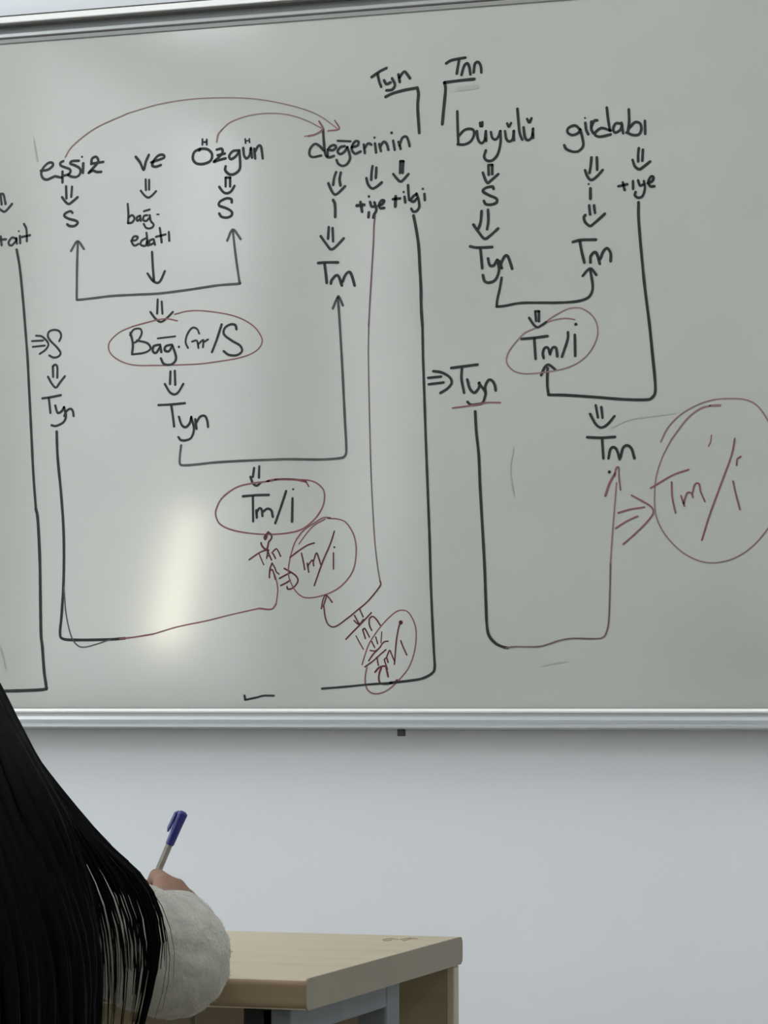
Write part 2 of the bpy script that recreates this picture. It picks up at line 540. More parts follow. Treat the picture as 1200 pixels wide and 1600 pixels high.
# --- implies S, Tyn
C = (0, 500, 4)
arrow('b', C, [[(200, 132), (270, 128)], [(205, 168), (280, 160)], [(225, 98), (265, 105), (302, 148), (285, 185), (248, 212)]], 'black double arrow pointing right at the left line', 3.6)
word('S', 'b', C, [[(370, 132), (382, 100), (370, 70), (335, 62), (305, 75), (300, 105), (320, 135), (355, 170), (378, 205), (365, 228), (335, 235), (308, 222)]], 3.8, where='beside the long left line')
arrow('b', C, [[(330, 290), (332, 355)], [(330, 290), (345, 280), (358, 295), (358, 360)], [(300, 355), (325, 400), (350, 422), (375, 390), (405, 352)]], 'black double arrow above the left "Tyn"', 4)
word('Tyn', 'b', C, [[(265, 490), (320, 482), (380, 470)], [(305, 490), (315, 580)], [(345, 535), (360, 580), (385, 570), (400, 545)], [(400, 545), (412, 600), (395, 640), (350, 662), (322, 658)],
     [(402, 600), (415, 570), (440, 555), (455, 570), (460, 600)]], 4.2, where='at the far left')
D = (0, 640, 2.6667)
mark('drawn_line', 'black line from the left "Tyn" turning right', 'b', D,
     [[4.8, (236, 92), (240, 200), (255, 360), (265, 520), (265, 700), (257, 850), (250, 930), (262, 955), (320, 960), (450, 958), (520, 953)]], 4.4)
mark('drawn_line', 'thin reddish line rising to the red arrow', 'o', D,
     [[3.2, (500, 955), (560, 948), (640, 935)], [2.6, (640, 935), (740, 905), (860, 880), (960, 855), (1080, 828)], [3.4, (1080, 828), (1130, 832), (1150, 810)], [2.6, (1150, 812), (1157, 750), (1148, 700), (1135, 670)]], 2.8)
mark('drawn_line', 'thin grey second line below the black corner', 'g', D, [[(266, 740), (275, 850), (295, 940), (320, 980), (350, 990), (400, 978), (460, 958)]], 2.2)
# --- Bag.Gr/S
F = (160, 440, 4)
arrow('b', F, [[(345, 112), (342, 200)], [(370, 125), (375, 200)], [(300, 190), (330, 230), (365, 252), (400, 230), (440, 190)]], 'black double arrow above "Bağ.Gr/S"', 3.8)
mark('drawn_circle', 'thin red oval around "Bağ.Gr/S"', 'o', F,
     [[2.6, (450, 205), (530, 185), (620, 182), (760, 200), (860, 228), (940, 275), (985, 330), (998, 375), (975, 420), (920, 455), (840, 480), (720, 500), (600, 515), (440, 522), (320, 524), (200, 522), (120, 500), (60, 460), (38, 415), (50, 370), (110, 315), (190, 280)],
      [2.8, (190, 280), (280, 255), (340, 240), (400, 232), (468, 245)]], 2.6)
word('Bağ.Gr/S', 'b', F, [[(175, 320), (190, 390), (185, 450)], [3.4, (172, 335), (195, 300), (235, 295), (245, 325), (220, 370), (190, 385)], [3.8, (215, 368), (280, 385), (300, 420), (260, 445), (185, 455)],
     [(350, 395), (320, 405), (315, 435), (335, 445), (360, 410)], [(360, 395), (368, 440)], [(425, 395), (395, 405), (390, 430), (415, 435), (435, 405)], [(435, 395), (455, 450), (458, 490), (430, 518), (385, 515), (365, 480)],
     [3, (345, 355), (455, 342)], [3.4, (605, 325), (590, 295), (560, 290), (530, 330), (520, 380), (535, 415)], [3.4, (560, 375), (590, 370), (600, 415)], [3.4, (600, 390), (630, 365), (628, 410)], [3.4, (630, 380), (660, 362)],
     [(745, 268), (715, 360), (685, 440)], [(838, 298), (830, 272), (800, 268), (765, 290), (760, 330), (810, 370), (860, 400), (872, 435), (840, 460), (790, 458), (758, 435)]], 4.2, [(478, 408, 2.2)])
arrow('b', F, [[(425, 562), (422, 640)], [(452, 558), (455, 645)], [(390, 640), (420, 690), (450, 705), (475, 690), (505, 640)]], 'black double arrow below the "Bağ.Gr/S" oval', 4)
G = (200, 580, 4)
word('Tyn', 'b', G, [[(190, 212), (270, 208), (355, 200)], [(270, 212), (280, 280), (288, 345)], [(318, 285), (335, 335), (360, 350), (385, 325), (395, 285)], [(395, 290), (412, 360), (395, 415), (360, 432), (330, 430), (315, 412)],
     [(420, 300), (428, 360)], [(425, 325), (450, 285), (480, 280), (495, 310), (500, 348)]], 4.1, where='below "Bağ.Gr/S"')
mark('drawn_bracket', 'dark bracket from the middle "Tyn" up to "Tm"', 'g', PX,
     [[(283, 696), (281, 712), (281, 724), (286, 727), (305, 726), (337, 722.5), (380, 720), (412, 718.7), (450, 717.5), (500, 718), (530, 716), (539, 712), (541, 700), (539, 660), (537, 620), (534, 560), (531, 510), (529, 480), (528, 466)],
      [(520, 482), (527, 465), (530, 464.4), (535.6, 477)]], 4.1)
# --- red oval Tm/i
I = (320, 720, 4)
arrow('b', I, [[(308, 45), (300, 100)], [(340, 35), (338, 105)], [(285, 100), (300, 140), (325, 155), (350, 135)]], 'small black double arrow on the red "Tm/i" oval', 4)
mark('drawn_circle', 'dark red oval around the black "Tm/i"', 'o', I,
     [[(650, 160), (625, 128), (560, 115), (460, 115), (380, 130), (300, 140), (200, 165), (110, 230), (72, 300), (70, 350), (100, 400), (180, 435), (300, 455), (420, 460), (540, 448), (620, 420), (690, 360), (735, 290), (748, 230), (740, 180), (700, 140), (650, 122), (600, 118)],
      [4.4, (390, 127), (460, 116), (560, 117), (630, 130)]], 3.1)
word('Tm/i', 'b', I, [[(238, 222), (320, 215), (400, 213)], [(300, 225), (302, 378)], [(322, 310), (325, 355)], [(322, 325), (340, 298), (355, 305), (360, 345)], [(362, 320), (390, 300), (415, 310), (425, 350)],
     [(508, 190), (475, 290), (440, 390)], [(548, 235), (545, 380)]], 4.2, [(552, 178, 1.8)], where='in the dark red oval')
J = (380, 830, 12)
mark('drawn_scribble', 'dark red scribbled arrow below the oval', 'r', J,
     [[4.6, (470, 20), (440, 60), (400, 110), (415, 150), (440, 100)], [3.4, (470, 20), (520, 60), (530, 130), (480, 200), (470, 240), (450, 330)], [3.8, (335, 220), (350, 270), (400, 330), (450, 345)]], 3.6)
word('Tan', 'r', J, [[(110, 535), (200, 470), (300, 405), (390, 365), (480, 355)], [2.4, (300, 430), (340, 530), (385, 630)], [(460, 370), (440, 510)], [(460, 370), (490, 450), (530, 540)], [2.2, (445, 470), (500, 460)],
     [(540, 400), (570, 440), (605, 510)], [(560, 380), (620, 330), (660, 380), (700, 470)]], 3.0)
arrow('r', J, [[3.4, (490, 870), (500, 720), (540, 600)], [2.8, (540, 600), (590, 680), (620, 760), (670, 805)], [2.8, (505, 740), (540, 720), (565, 760), (600, 900)]], 'dark red arrowhead below "Tan"', 3)
arrow('r', J, [[(680, 885), (780, 830), (880, 780)], [(705, 1020), (800, 970), (880, 920)], [(770, 700), (880, 760), (980, 830), (1025, 910), (1000, 990), (920, 1070), (840, 1085), (820, 1040)]], 'dark red double arrow at the small circle', 3.4)
mark('drawn_circle', 'red circle around the red "Tm/i"', 'o', PX,
     [[(516, 809), (505, 809), (490, 818), (475, 828), (462, 845), (455, 865), (451, 885), (451, 900), (456, 914), (464, 926), (474, 933), (486, 934), (498, 932), (514, 927), (530, 918), (543, 905), (552, 890), (556, 870), (556, 850), (551, 832), (540, 816), (527.5, 811), (512, 810)],
      [2.2, (467, 850), (480, 832), (492, 820), (508, 811)]], 2.6)
K = (360, 820, 5)
word('Tm/i', 'r', K, [[(465, 255), (530, 205), (600, 160), (655, 142)], [(555, 222), (570, 290), (580, 350)], [(600, 300), (612, 370)], [(605, 320), (640, 275), (650, 320)], [(650, 280), (672, 220), (690, 260), (705, 310)],
     [(812, 50), (780, 150), (720, 290), (655, 475)], [(805, 220), (805, 345)]], 3, [(812, 175, 1.8)], where='in the small red circle')
# --- long reddish line from +iye
mark('drawn_line', 'long thin plum red line below "+iye"', 'p', PX,
     [[3.2, (586, 337), (584.3, 352), (583.4, 380), (581, 420), (578, 470), (576, 510)], [2.4, (576, 510), (575.5, 560), (577, 640), (579, 720), (581, 770), (585, 840), (589.5, 882), (594, 910)]], 2.6)
mark('drawn_line', 'dark red line turning back left to its arrowhead', 'r', PX,
     [[(594, 908), (593.5, 916), (576, 938), (560, 952), (544, 965), (524, 979), (513, 976), (508, 964), (506, 948)], [(502, 951), (505, 936), (510, 930), (519, 941)], [(505, 948), (510, 932)]], 2.8)
N = (520, 930, 8.5714)
arrow('r', N, [[(290, 270), (350, 385)], [(360, 190), (405, 290)], [(285, 340), (350, 390), (410, 325)]], 'small dark red double arrow above "Tnn"', 2.8)
word('Tnn', 'r', N, [[(175, 590), (260, 500), (370, 390), (515, 235)], [2.2, (310, 545), (350, 620), (410, 725)], [(400, 460), (435, 580)], [(400, 465), (430, 450), (490, 560)], [(520, 470), (490, 400), (490, 320), (530, 285), (580, 320), (640, 410)]], 2.9)
mark('drawn_circle', 'slanted red oval crossing the black base line', 'o', N,
     [[2.2, (390, 930), (430, 800), (480, 660), (560, 530), (640, 420), (740, 310), (840, 225), (920, 200), (1000, 220), (1060, 300), (1100, 400), (1115, 500), (1110, 640), (1080, 800), (1010, 980), (900, 1120)],
      [2.8, (900, 1120), (800, 1220), (700, 1290), (600, 1320), (520, 1310), (460, 1260), (435, 1180), (435, 1080), (455, 970)]], 2.6)
arrow('r', N, [[(520, 620), (560, 700)], [(575, 560), (600, 650)], [2, (655, 490), (645, 640)], [(500, 740), (570, 745), (640, 690)]], 'small dark red double arrow inside the slanted oval', 2.6)
word('Tm/i', 'r', N, [[(430, 960), (540, 880), (640, 790), (710, 730)], [(480, 880), (540, 790), (620, 710), (680, 630), (740, 615)], [(590, 830), (610, 940)], [(690, 870), (730, 990)], [(690, 860), (720, 840), (740, 900)],
     [(720, 830), (760, 740), (790, 800), (825, 880)], [(905, 370), (880, 440), (850, 620), (825, 925)], [(910, 610), (940, 690), (990, 800)]], 2.8, [(910, 365, 3.6)], where='in the slanted red oval')
arrow('r', N, [[3.6, (565, 1030), (620, 970), (700, 950), (720, 1000), (740, 1090)], [3.4, (650, 970), (620, 1060), (620, 1150), (660, 1190), (740, 1190), (830, 1160), (860, 1135)]], 'dark red curled arrow at the bottom of the slanted oval', 3.2)
mark('drawn_line', 'long black line below "+ilgi" with a base line', 'b', PX,
     [[5, (646, 337), (650, 357), (654, 384), (656, 420), (657.6, 450), (658, 480), (660, 510)],
      [4.2, (660, 510), (661, 560), (663, 620), (665, 680), (668, 760), (671, 840), (673, 910), (675.5, 970), (678, 1020), (679, 1043), (675, 1052), (660, 1060), (640, 1063.6), (610, 1067)],
      [3.6, (612, 1067), (576, 1069.5), (540, 1073), (503, 1076)]], 4.4)
mark('tick_mark', 'short black tick near the bottom rail', 'b', PX, [[4, (382, 1087), (383, 1093)], [3.2, (383, 1093.5), (400, 1090), (412, 1087), (428, 1087)]], 3.4)
# --- degerinin
O = (460, 180, 6)
word('değerinin', 'b', O, [[(275, 330), (230, 285), (190, 270), (150, 310), (140, 365), (170, 392), (250, 378)], [(268, 130), (275, 240), (285, 340), (300, 385), (330, 395), (370, 382)],
     [(312, 322), (360, 328), (390, 300), (370, 280), (330, 298), (312, 340), (310, 380)],
     [(470, 290), (430, 300), (405, 340), (430, 365), (470, 340), (495, 300)], [(495, 300), (515, 360), (520, 410), (490, 460), (450, 475), (410, 455), (395, 420)], [3.6, (405, 240), (525, 245)],
     [(540, 300), (590, 285), (600, 250), (570, 245), (540, 290), (540, 330), (570, 360), (620, 340)], [(650, 275), (660, 355)], [(655, 310), (690, 265), (720, 275)], [(755, 265), (765, 350)],
     [(795, 270), (810, 335)], [(800, 300), (835, 250), (865, 270), (880, 325)], [(925, 240), (940, 325)], [(975, 250), (995, 315)], [(985, 280), (1010, 215), (1045, 200), (1065, 230), (1080, 290)]], 4.3,
     [(750, 210, 2), (910, 165, 2.4)])
Q = (450, 240, 5)
arrow('b', Q, [[(375, 145), (360, 190), (352, 245)], [(412, 148), (402, 200), (410, 250)], [(315, 232), (340, 290), (365, 320), (395, 305), (445, 255)]], 'leftmost black double arrow below "değerinin"')
word('i', 'b', Q, [[(352, 362), (366, 400), (368, 495)]], where='above the upper middle "Tm"')
arrow('b', Q, [[(318, 575), (312, 665)], [(348, 582), (352, 685)], [(255, 645), (305, 715), (335, 748), (370, 730), (435, 662)]], 'black double arrow above the upper middle "Tm"')
arrow('b', Q, [[(660, 98), (652, 150), (650, 205)], [(690, 110), (685, 190)], [(612, 192), (625, 240), (655, 272), (690, 260), (732, 225)]], 'black double arrow above "+iye" below "değerinin"')
arrow('b', Q, [[(878, 60), (875, 150)], [(900, 60), (895, 150)], [(878, 60), (900, 60)], [(822, 160), (850, 195), (878, 218), (905, 200), (940, 160)]], 'black double arrow above "+ilgi"')
S = (550, 270, 8)
word('+iye', 'b', S, [[5.4, (60, 410), (150, 400)], [(105, 365), (125, 485)], [(225, 365), (245, 420), (285, 420)], [(280, 370), (300, 440), (300, 480), (275, 520), (265, 560)],
     [(330, 410), (380, 390), (400, 350), (370, 345), (340, 390), (350, 440), (400, 440)], [(210, 495), (205, 555)]], 4.6, [(210, 295, 2.2)], where='below "değerinin"')
word('+ilgi', 'b', S, [[(510, 330), (600, 320)], [5, (545, 295), (540, 420)], [(655, 300), (665, 370)], [(700, 155), (705, 260), (715, 340)], [(800, 270), (760, 300), (735, 345), (770, 360), (810, 320)],
     [(805, 260), (830, 330), (840, 420), (810, 475), (765, 485), (740, 450)], [(905, 265), (910, 340)]], 4.4, [(645, 240, 2), (885, 200, 2)])
T = (460, 340, 5)
word('Tm', 'b', T, [[(185, 355), (250, 350), (340, 350)], [(235, 365), (245, 440), (252, 510)], [(285, 515), (290, 490), (320, 455), (345, 460), (370, 530)], [(375, 500), (400, 445), (430, 425), (450, 460), (470, 530)]], where='below "değerinin"')
U = (440, 60, 4)
word('Tyn', 'b', U, [[(562, 242), (610, 208), (655, 185)], [(600, 225), (610, 270), (622, 302)], [(640, 262), (655, 285), (680, 275)], [(690, 250), (708, 290), (690, 320), (655, 325)], [(730, 225), (738, 272)], [(735, 245), (765, 208), (785, 225), (802, 250)]], where='at the top')
mark('drawn_bracket', 'black corner bracket under the top "Tyn"', 'b', U, [[(650, 365), (690, 345), (760, 325), (845, 309)], [(848, 308), (855, 350), (850, 430), (860, 590)]], 5)
V = (660, 60, 5)
word('Tnn', 'b', V, [[(185, 195), (230, 170), (335, 150)], [(285, 175), (275, 230), (268, 275)], [(305, 285), (325, 215), (350, 195), (365, 220), (375, 280)], [(400, 265), (410, 200), (435, 185), (455, 215), (460, 265)]], where='at the top')
mark('drawn_bracket', 'black corner bracket under the top "Tnn"', 'b', V, [[(405, 318), (300, 328), (172, 345)], [(172, 345), (180, 400), (165, 560), (155, 670)]], 5)
Wc = (90, 130, 2.553)
arrow('f', Wc, [[2.6, (30, 295), (60, 250), (150, 180), (280, 120)], [2.2, (280, 120), (400, 85), (520, 65), (650, 58), (780, 62), (900, 82), (1000, 110), (1060, 140), (1120, 185)]], 'long faded red arc over the words', 2.2)
arrow('f', Wc, [[3, (634, 235), (640, 205), (655, 185)], [2.4, (655, 185), (690, 155), (760, 130), (840, 120), (920, 126), (990, 148), (1050, 178)], [2.4, (1030, 205), (985, 212)]], 'shorter faded red arc from "özgün"', 2.4)
arrow('o', Wc, [[(1105, 148), (1122, 182), (1078, 190)], [3.8, (1043, 152), (1057, 182), (1030, 203), (1000, 211)]], 'small red arrowheads at the "d" of "değerinin"', 2.8)
# --- buyulu
Y = (690, 160, 5)
word('büyülü', 'b', Y, [[(122, 70), (125, 190), (130, 320)], [(130, 265), (180, 215), (235, 208), (255, 240), (230, 300), (180, 328), (125, 328)], [(275, 225), (285, 290), (310, 318), (335, 295), (345, 225)], [(345, 225), (348, 300)],
     [(300, 160), (303, 185)], [(318, 155), (316, 185)], [(385, 232), (395, 275), (420, 290), (445, 265), (458, 225)], [(458, 225), (460, 310), (440, 400), (400, 450), (355, 455), (332, 425), (345, 375)],
     [(495, 225), (505, 285), (530, 305), (555, 285), (565, 225)], [(562, 225), (565, 295)], [(512, 165), (525, 190), (542, 162)], [(592, 50), (600, 150), (610, 240), (630, 290)],
     [(640, 195), (650, 270), (675, 295), (705, 270), (715, 205)], [(712, 210), (715, 275)], [(668, 130), (685, 157), (702, 125)]], 4.4)
arrow('b', Y, [[(365, 490), (368, 565)], [(395, 490), (395, 560)], [(365, 490), (395, 488)], [(322, 550), (340, 600), (360, 630), (385, 610), (442, 560)]], 'black double arrow below "büyülü"')
Z = (690, 230, 5)
word('S', 'b', Z, [[(405, 325), (395, 308), (345, 318), (322, 345), (370, 375), (425, 400), (430, 430), (390, 448), (345, 445), (330, 420)]], where='below "büyülü"')
arrow('b', Z, [[(312, 500), (305, 580), (288, 635)], [(362, 490), (365, 570), (355, 640)], [(248, 605), (290, 665), (335, 715), (380, 690), (440, 635)]], 'large black double arrow below the "S" of "büyülü"', 4.6)
a = (700, 370, 5)
word('Tyn', 'b', a, [[(172, 75), (230, 85), (345, 80)], [(252, 85), (260, 165), (267, 245)], [(312, 170), (325, 220), (355, 225), (380, 185)], [(385, 180), (398, 260), (370, 335), (320, 358), (285, 345), (272, 300)],
     [(400, 190), (420, 245)], [(410, 215), (440, 155), (465, 150), (485, 200), (500, 248)]], 4.6, where='below "büyülü"')
mark('drawn_bracket', 'black bracket joining "Tyn" to "Tm" on the right', 'b', a,
     [[(418, 320), (405, 400), (385, 490), (380, 545)], [(380, 545), (440, 540), (560, 518), (700, 515), (850, 515), (1000, 505), (1085, 480), (1120, 440), (1130, 380), (1112, 262)], [(1052, 305), (1090, 260), (1120, 250), (1158, 298)]], 4.2)
# --- girdabi
b = (840, 150, 5)
word('girdabı', 'b', b, [[(330, 260), (290, 230), (240, 250), (235, 285), (270, 305), (315, 290), (332, 262)], [(332, 262), (350, 330), (355, 390), (320, 430), (275, 435), (225, 415), (208, 385)], [(372, 210), (380, 265), (395, 298)],
     [(420, 200), (420, 260), (435, 290)], [(420, 240), (440, 195), (465, 190)], [(570, 270), (500, 250), (455, 280), (450, 305), (490, 318), (570, 300)], [(540, 90), (550, 180), (565, 270)],
     [(650, 215), (610, 215), (590, 255), (605, 285), (645, 265), (660, 225)], [(655, 210), (668, 290)], [(712, 105), (715, 200), (705, 280)], [(715, 250), (760, 205), (800, 215), (810, 260), (790, 300), (745, 305), (695, 285)], [(838, 195), (840, 295)]], 4.4, [(370, 172, 1.6)])
arrow('b', b, [[(420, 480), (415, 540), (405, 600)], [(462, 480), (465, 575)], [(370, 580), (390, 630), (415, 655), (450, 640), (508, 578)]], 'left black double arrow below "girdabı"')
word('i', 'b', b, [[(412, 722), (412, 803)]], 4.6, [(398, 688, 1.7)], where='below "girdabı"')
arrow('b', b, [[(790, 408), (785, 460), (785, 510)], [(822, 420), (818, 505)], [(742, 500), (760, 550), (795, 572), (830, 550), (878, 512)]], 'right black double arrow below "girdabı"')
word('+iye', 'b', b, [[(630, 705), (700, 690)], [(665, 675), (680, 735)], [(745, 665), (745, 725)], [(785, 660), (800, 700), (825, 690)], [(830, 665), (838, 720), (820, 780), (785, 795), (760, 775), (765, 750)],
     [(860, 680), (895, 665), (905, 635), (885, 630), (865, 670), (880, 705), (912, 705)]], 4.2, where='below "girdabı"')
c = (840, 280, 5)
arrow('b', c, [[(402, 205), (410, 275)], [(440, 205), (448, 262)], [(372, 280), (360, 300), (375, 340), (410, 365), (440, 345), (525, 270)]], 'black double arrow above the upper right "Tm"')
word('Tm', 'b', c, [[(275, 490), (340, 475), (455, 472)], [(330, 490), (345, 570), (365, 650)], [(412, 650), (415, 600), (445, 570), (465, 590), (485, 660)], [(490, 620), (515, 560), (545, 540), (570, 580), (570, 640)]], 4.6, where='below "girdabı"')
mark('drawn_line', 'black line from the right "+iye" curving back to the circle', 'b', PX,
     [[4.6, (997.6, 316), (997.6, 340), (1000, 372), (1003, 405), (1006.4, 440), (1010, 470), (1015, 510), (1020, 560), (1023, 590), (1023.7, 612), (1019, 621), (1010, 624.5), (975, 624), (930, 620.5), (885, 617.5), (858, 617)],
      [(857, 617), (855, 600), (855.5, 575)], [(845.5, 586), (851, 574), (857.5, 570), (867.5, 577.5)]], 4.4)
e = (780, 480, 7.5)
mark('drawn_circle', 'thin faded red oval around the right "Tm/i"', 'f', e,
     [[(470, 225), (410, 250), (300, 300), (220, 380), (130, 490), (85, 590), (95, 670), (160, 740), (240, 772), (340, 780), (480, 768), (580, 755), (700, 735), (820, 700), (940, 640), (1050, 540), (1130, 400), (1155, 270), (1125, 150), (1060, 70), (980, 20), (900, 5), (800, 20), (700, 70), (600, 130), (540, 180)],
      [(550, 178), (660, 145), (780, 130), (885, 145)]], 2.5)
arrow('b', e, [[(422, 50), (432, 160)], [(465, 50), (465, 165)], [(422, 48), (465, 48)], [(350, 125), (400, 200), (445, 235), (490, 215), (550, 175)]], 'black double arrow above the right "Tm/i"', 4)
word('Tm/i', 'b', e, [[(262, 372), (400, 360), (565, 338)], [(410, 370), (425, 605)], [(520, 595), (510, 540), (530, 480), (570, 475), (595, 550)], [(595, 540), (625, 475), (665, 480), (680, 575)], [(805, 295), (800, 380), (735, 580)], [(885, 325), (890, 570)]],
     4.4, [(897, 200, 2.6)], where='in the faded red oval')
g = (650, 550, 5)
arrow('b', g, [[(95, 202), (195, 192)], [(100, 252), (215, 238)], [(135, 150), (200, 160), (260, 195), (278, 240), (245, 285), (190, 320)]], 'black double arrow pointing right at the underlined "Tyn"', 4.2)
word('Tyn', 'b', g, [[(275, 125), (350, 115), (480, 98)], [(358, 130), (355, 210), (375, 318)], [(400, 215), (420, 285), (455, 318), (490, 280), (495, 240)], [(490, 245), (540, 310), (535, 360), (518, 398), (480, 408), (430, 412), (402, 390)],
     [(545, 320), (540, 270), (565, 220), (595, 225), (615, 260), (622, 300)]], 4.4, where='underlined in red')
mark('underline', 'dark red underline below the right "Tyn"', 'o', g, [[(285, 438), (400, 422), (480, 410), (560, 395), (660, 395)]], 3)
mark('drawn_line', 'black line below the underlined "Tyn"', 'b', PX, [[4.6, (742.4, 643), (744, 674), (748, 712), (750, 760), (754, 830), (757, 885), (759, 940), (760.5, 975), (764, 993), (774, 1005), (785, 1010.5), (793, 1012.3)]], 4.4)
mark('drawn_line', 'thin plum line continuing right and up', 'p', (720, 880, 4), [[3, (285, 529), (340, 522), (480, 522), (550, 505), (620, 482), (700, 470), (830, 472), (885, 465), (910, 430), (925, 350), (932, 150), (935, 0)]], 2.6)
h = (880, 600, 3.75)
mark('drawn_line', 'thin red line rising to the right "Tm"', 'f', h, [[(276, 1050), (290, 850), (312, 580)]], 2.6)
arrow('o', h, [[4.2, (246, 655), (270, 585), (305, 520)], [3, (300, 540), (310, 495), (325, 490), (326, 540), (335, 620)]], 'red arrowhead below the right "Tm"', 3)
arrow('b', (740, 600, 3.75), [[(715, 125), (728, 195)], [(748, 135), (755, 198)], [(682, 175), (715, 235), (748, 255), (785, 235), (825, 188)]], 'black double arrow above the lower right "Tm"', 4)
word('Tm', 'b', (740, 600, 3.75), [[(665, 312), (745, 315), (828, 310)], [(752, 315), (760, 435)], [(790, 435), (800, 385), (820, 370), (840, 390), (855, 440)], [(860, 430), (875, 375), (900, 360), (925, 380), (942, 435)]], 4.3, [(795, 515, 2.6)], where='at the lower right')
arrow('o', h, [[(322, 755), (390, 735), (475, 722)], [(308, 845), (370, 805), (435, 775)], [(400, 652), (460, 685), (510, 715), (528, 745), (510, 785), (440, 860), (352, 938)]], 'red double arrow pointing right at the big circle', 3.2)
mark('drawn_circle', 'big red circle cut by the right edge', 'f', h,
     [[2.4, (570, 340), (610, 260), (680, 185), (780, 125), (880, 92), (980, 85), (1070, 92), (1140, 130), (1200, 215), (1260, 330), (1290, 480), (1280, 650), (1240, 770), (1200, 845), (1120, 940), (1040, 1000), (960, 1035), (870, 1048), (780, 1030), (690, 980), (610, 900), (560, 820), (538, 740), (535, 640), (545, 540), (580, 430), (630, 330)],
      [3, (630, 330), (720, 210), (800, 145), (870, 125)], [4.2, (860, 127), (918, 125)]], 2.6)
word('Tm/i', 'o', h, [[(512, 610), (570, 575), (650, 530), (735, 502)], [(635, 575), (638, 660), (658, 755)], [(690, 655), (710, 715)], [(705, 700), (725, 640), (750, 640), (760, 665)], [(755, 650), (770, 590), (795, 585), (805, 630), (830, 688)],
     [(1005, 320), (985, 420), (930, 570), (860, 760), (812, 915)], [(995, 570), (1010, 640), (1035, 735)], [(1015, 475), (1020, 440), (1040, 425)], [2, (868, 300), (862, 340), (850, 365)]], 3.2, where='in the big red circle')
# --- erased traces
for st, wd in (([(955, 668), (985, 655), (1020, 650), (1056, 645)], 2.4), ([(802, 700), (797, 735), (803, 775)], 2.2), ([(52, 218), (56, 240), (58, 252)], 2.4), ([(715, 139), (730, 137), (745, 135)], 7),
               ([(0, 1012), (5, 1030), (8, 1045)], 2.6), ([(848, 1040), (868, 1036), (884, 1034)], 2)):
    mark('erased_trace', 'faint grey trace of wiped ink', 'x', PX, [[wd] + st], wd)

# ------------------------------------------------------------------ school desk
DX0, DX1, DY0, DY1, DZ = -2.30, -1.052, -1.91, -1.355, 0.75
TH = 0.033
M_lam = material('beech_laminate', rgb(216, 205, 183), 0.42, var=rgb(207, 195, 171), scale=5.0, detail=8.0, stretch=(0.8, 9, 9), bump=0.05, bscale=300)
M_edge = material('brown_edge_band', rgb(160, 140, 114), 0.24, var=rgb(148, 128, 103), scale=6.0, stretch=(0.8, 9, 9))
M_edge2 = material('grey_beige_edge_band', rgb(146, 139, 122), 0.5, var=rgb(138, 131, 114), scale=9.0)
M_panel = material('beige_chipboard_panel', rgb(150, 139, 116), 0.6, var=rgb(138, 127, 104), scale=5.0, stretch=(0.8, 9, 6))
M_steel = material('blue_grey_painted_steel', rgb(116, 122, 128), 0.5, metal=0.2, var=rgb(106, 112, 118), scale=10)
M_black = material('black_painted_steel', rgb(10, 11, 12), 0.6, var=rgb(14, 15, 16), scale=20)
desk = empty('school_desk', ((DX0 + DX1) / 2, (DY0 + DY1) / 2, 0))
props(desk, 'beige laminate school desk with rounded brown edge, standing in front of the whiteboard wall', 'desk')
# the top: rounded front and back edge, swept across the width
r = 0.0085
ed = []
for (cy, cz, a0) in ((DY1 - r, DZ - r, 0), (DY0 + r, DZ - r, 90), (DY0 + r, DZ - TH + r, 180), (DY1 - r, DZ - TH + r, 270)):
    for k in range(7):
        an = math.radians(a0 + 15 * k)
        ed.append((cy + r * math.cos(an), cz + r * math.sin(an)))
top = obj('tabletop', extrude_x(ed, DX0, DX1 - 0.0015), M_lam, desk)
for p in top.data.polygons:
    p.use_smooth = len(p.vertices) == 4 and abs(p.normal.x) < 0.5
fe = [(y, z) for (y, z) in ed if y <= DY0 + 0.004]
fe = [(y - 0.0006, z) for y, z in fe] + [(DY0 + 0.0045, DZ - TH + 0.0015), (DY0 + 0.0045, DZ - 0.0015)]
fb = extrude_x(fe, DX0, DX1 - 0.001)
props(obj('edge_band', fb, M_edge, desk), 'brown front edge band')
bm = bmesh.new()
va = [bm.verts.new((DX1 - 0.0015, y, z)) for y, z in ed]
vb = [bm.verts.new((DX1 + 0.0006, y, z)) for y, z in ed]
n = len(ed)
for i in range(n):
    bm.faces.new((va[i], va[(i + 1) % n], vb[(i + 1) % n], vb[i]))
bm.faces.new(va[::-1])
bm.faces.new(vb)
bmesh.ops.recalc_face_normals(bm, faces=bm.faces)
props(obj('edge_band', bm, M_edge2, desk), 'grey beige band on the right end')
ZU = DZ - TH
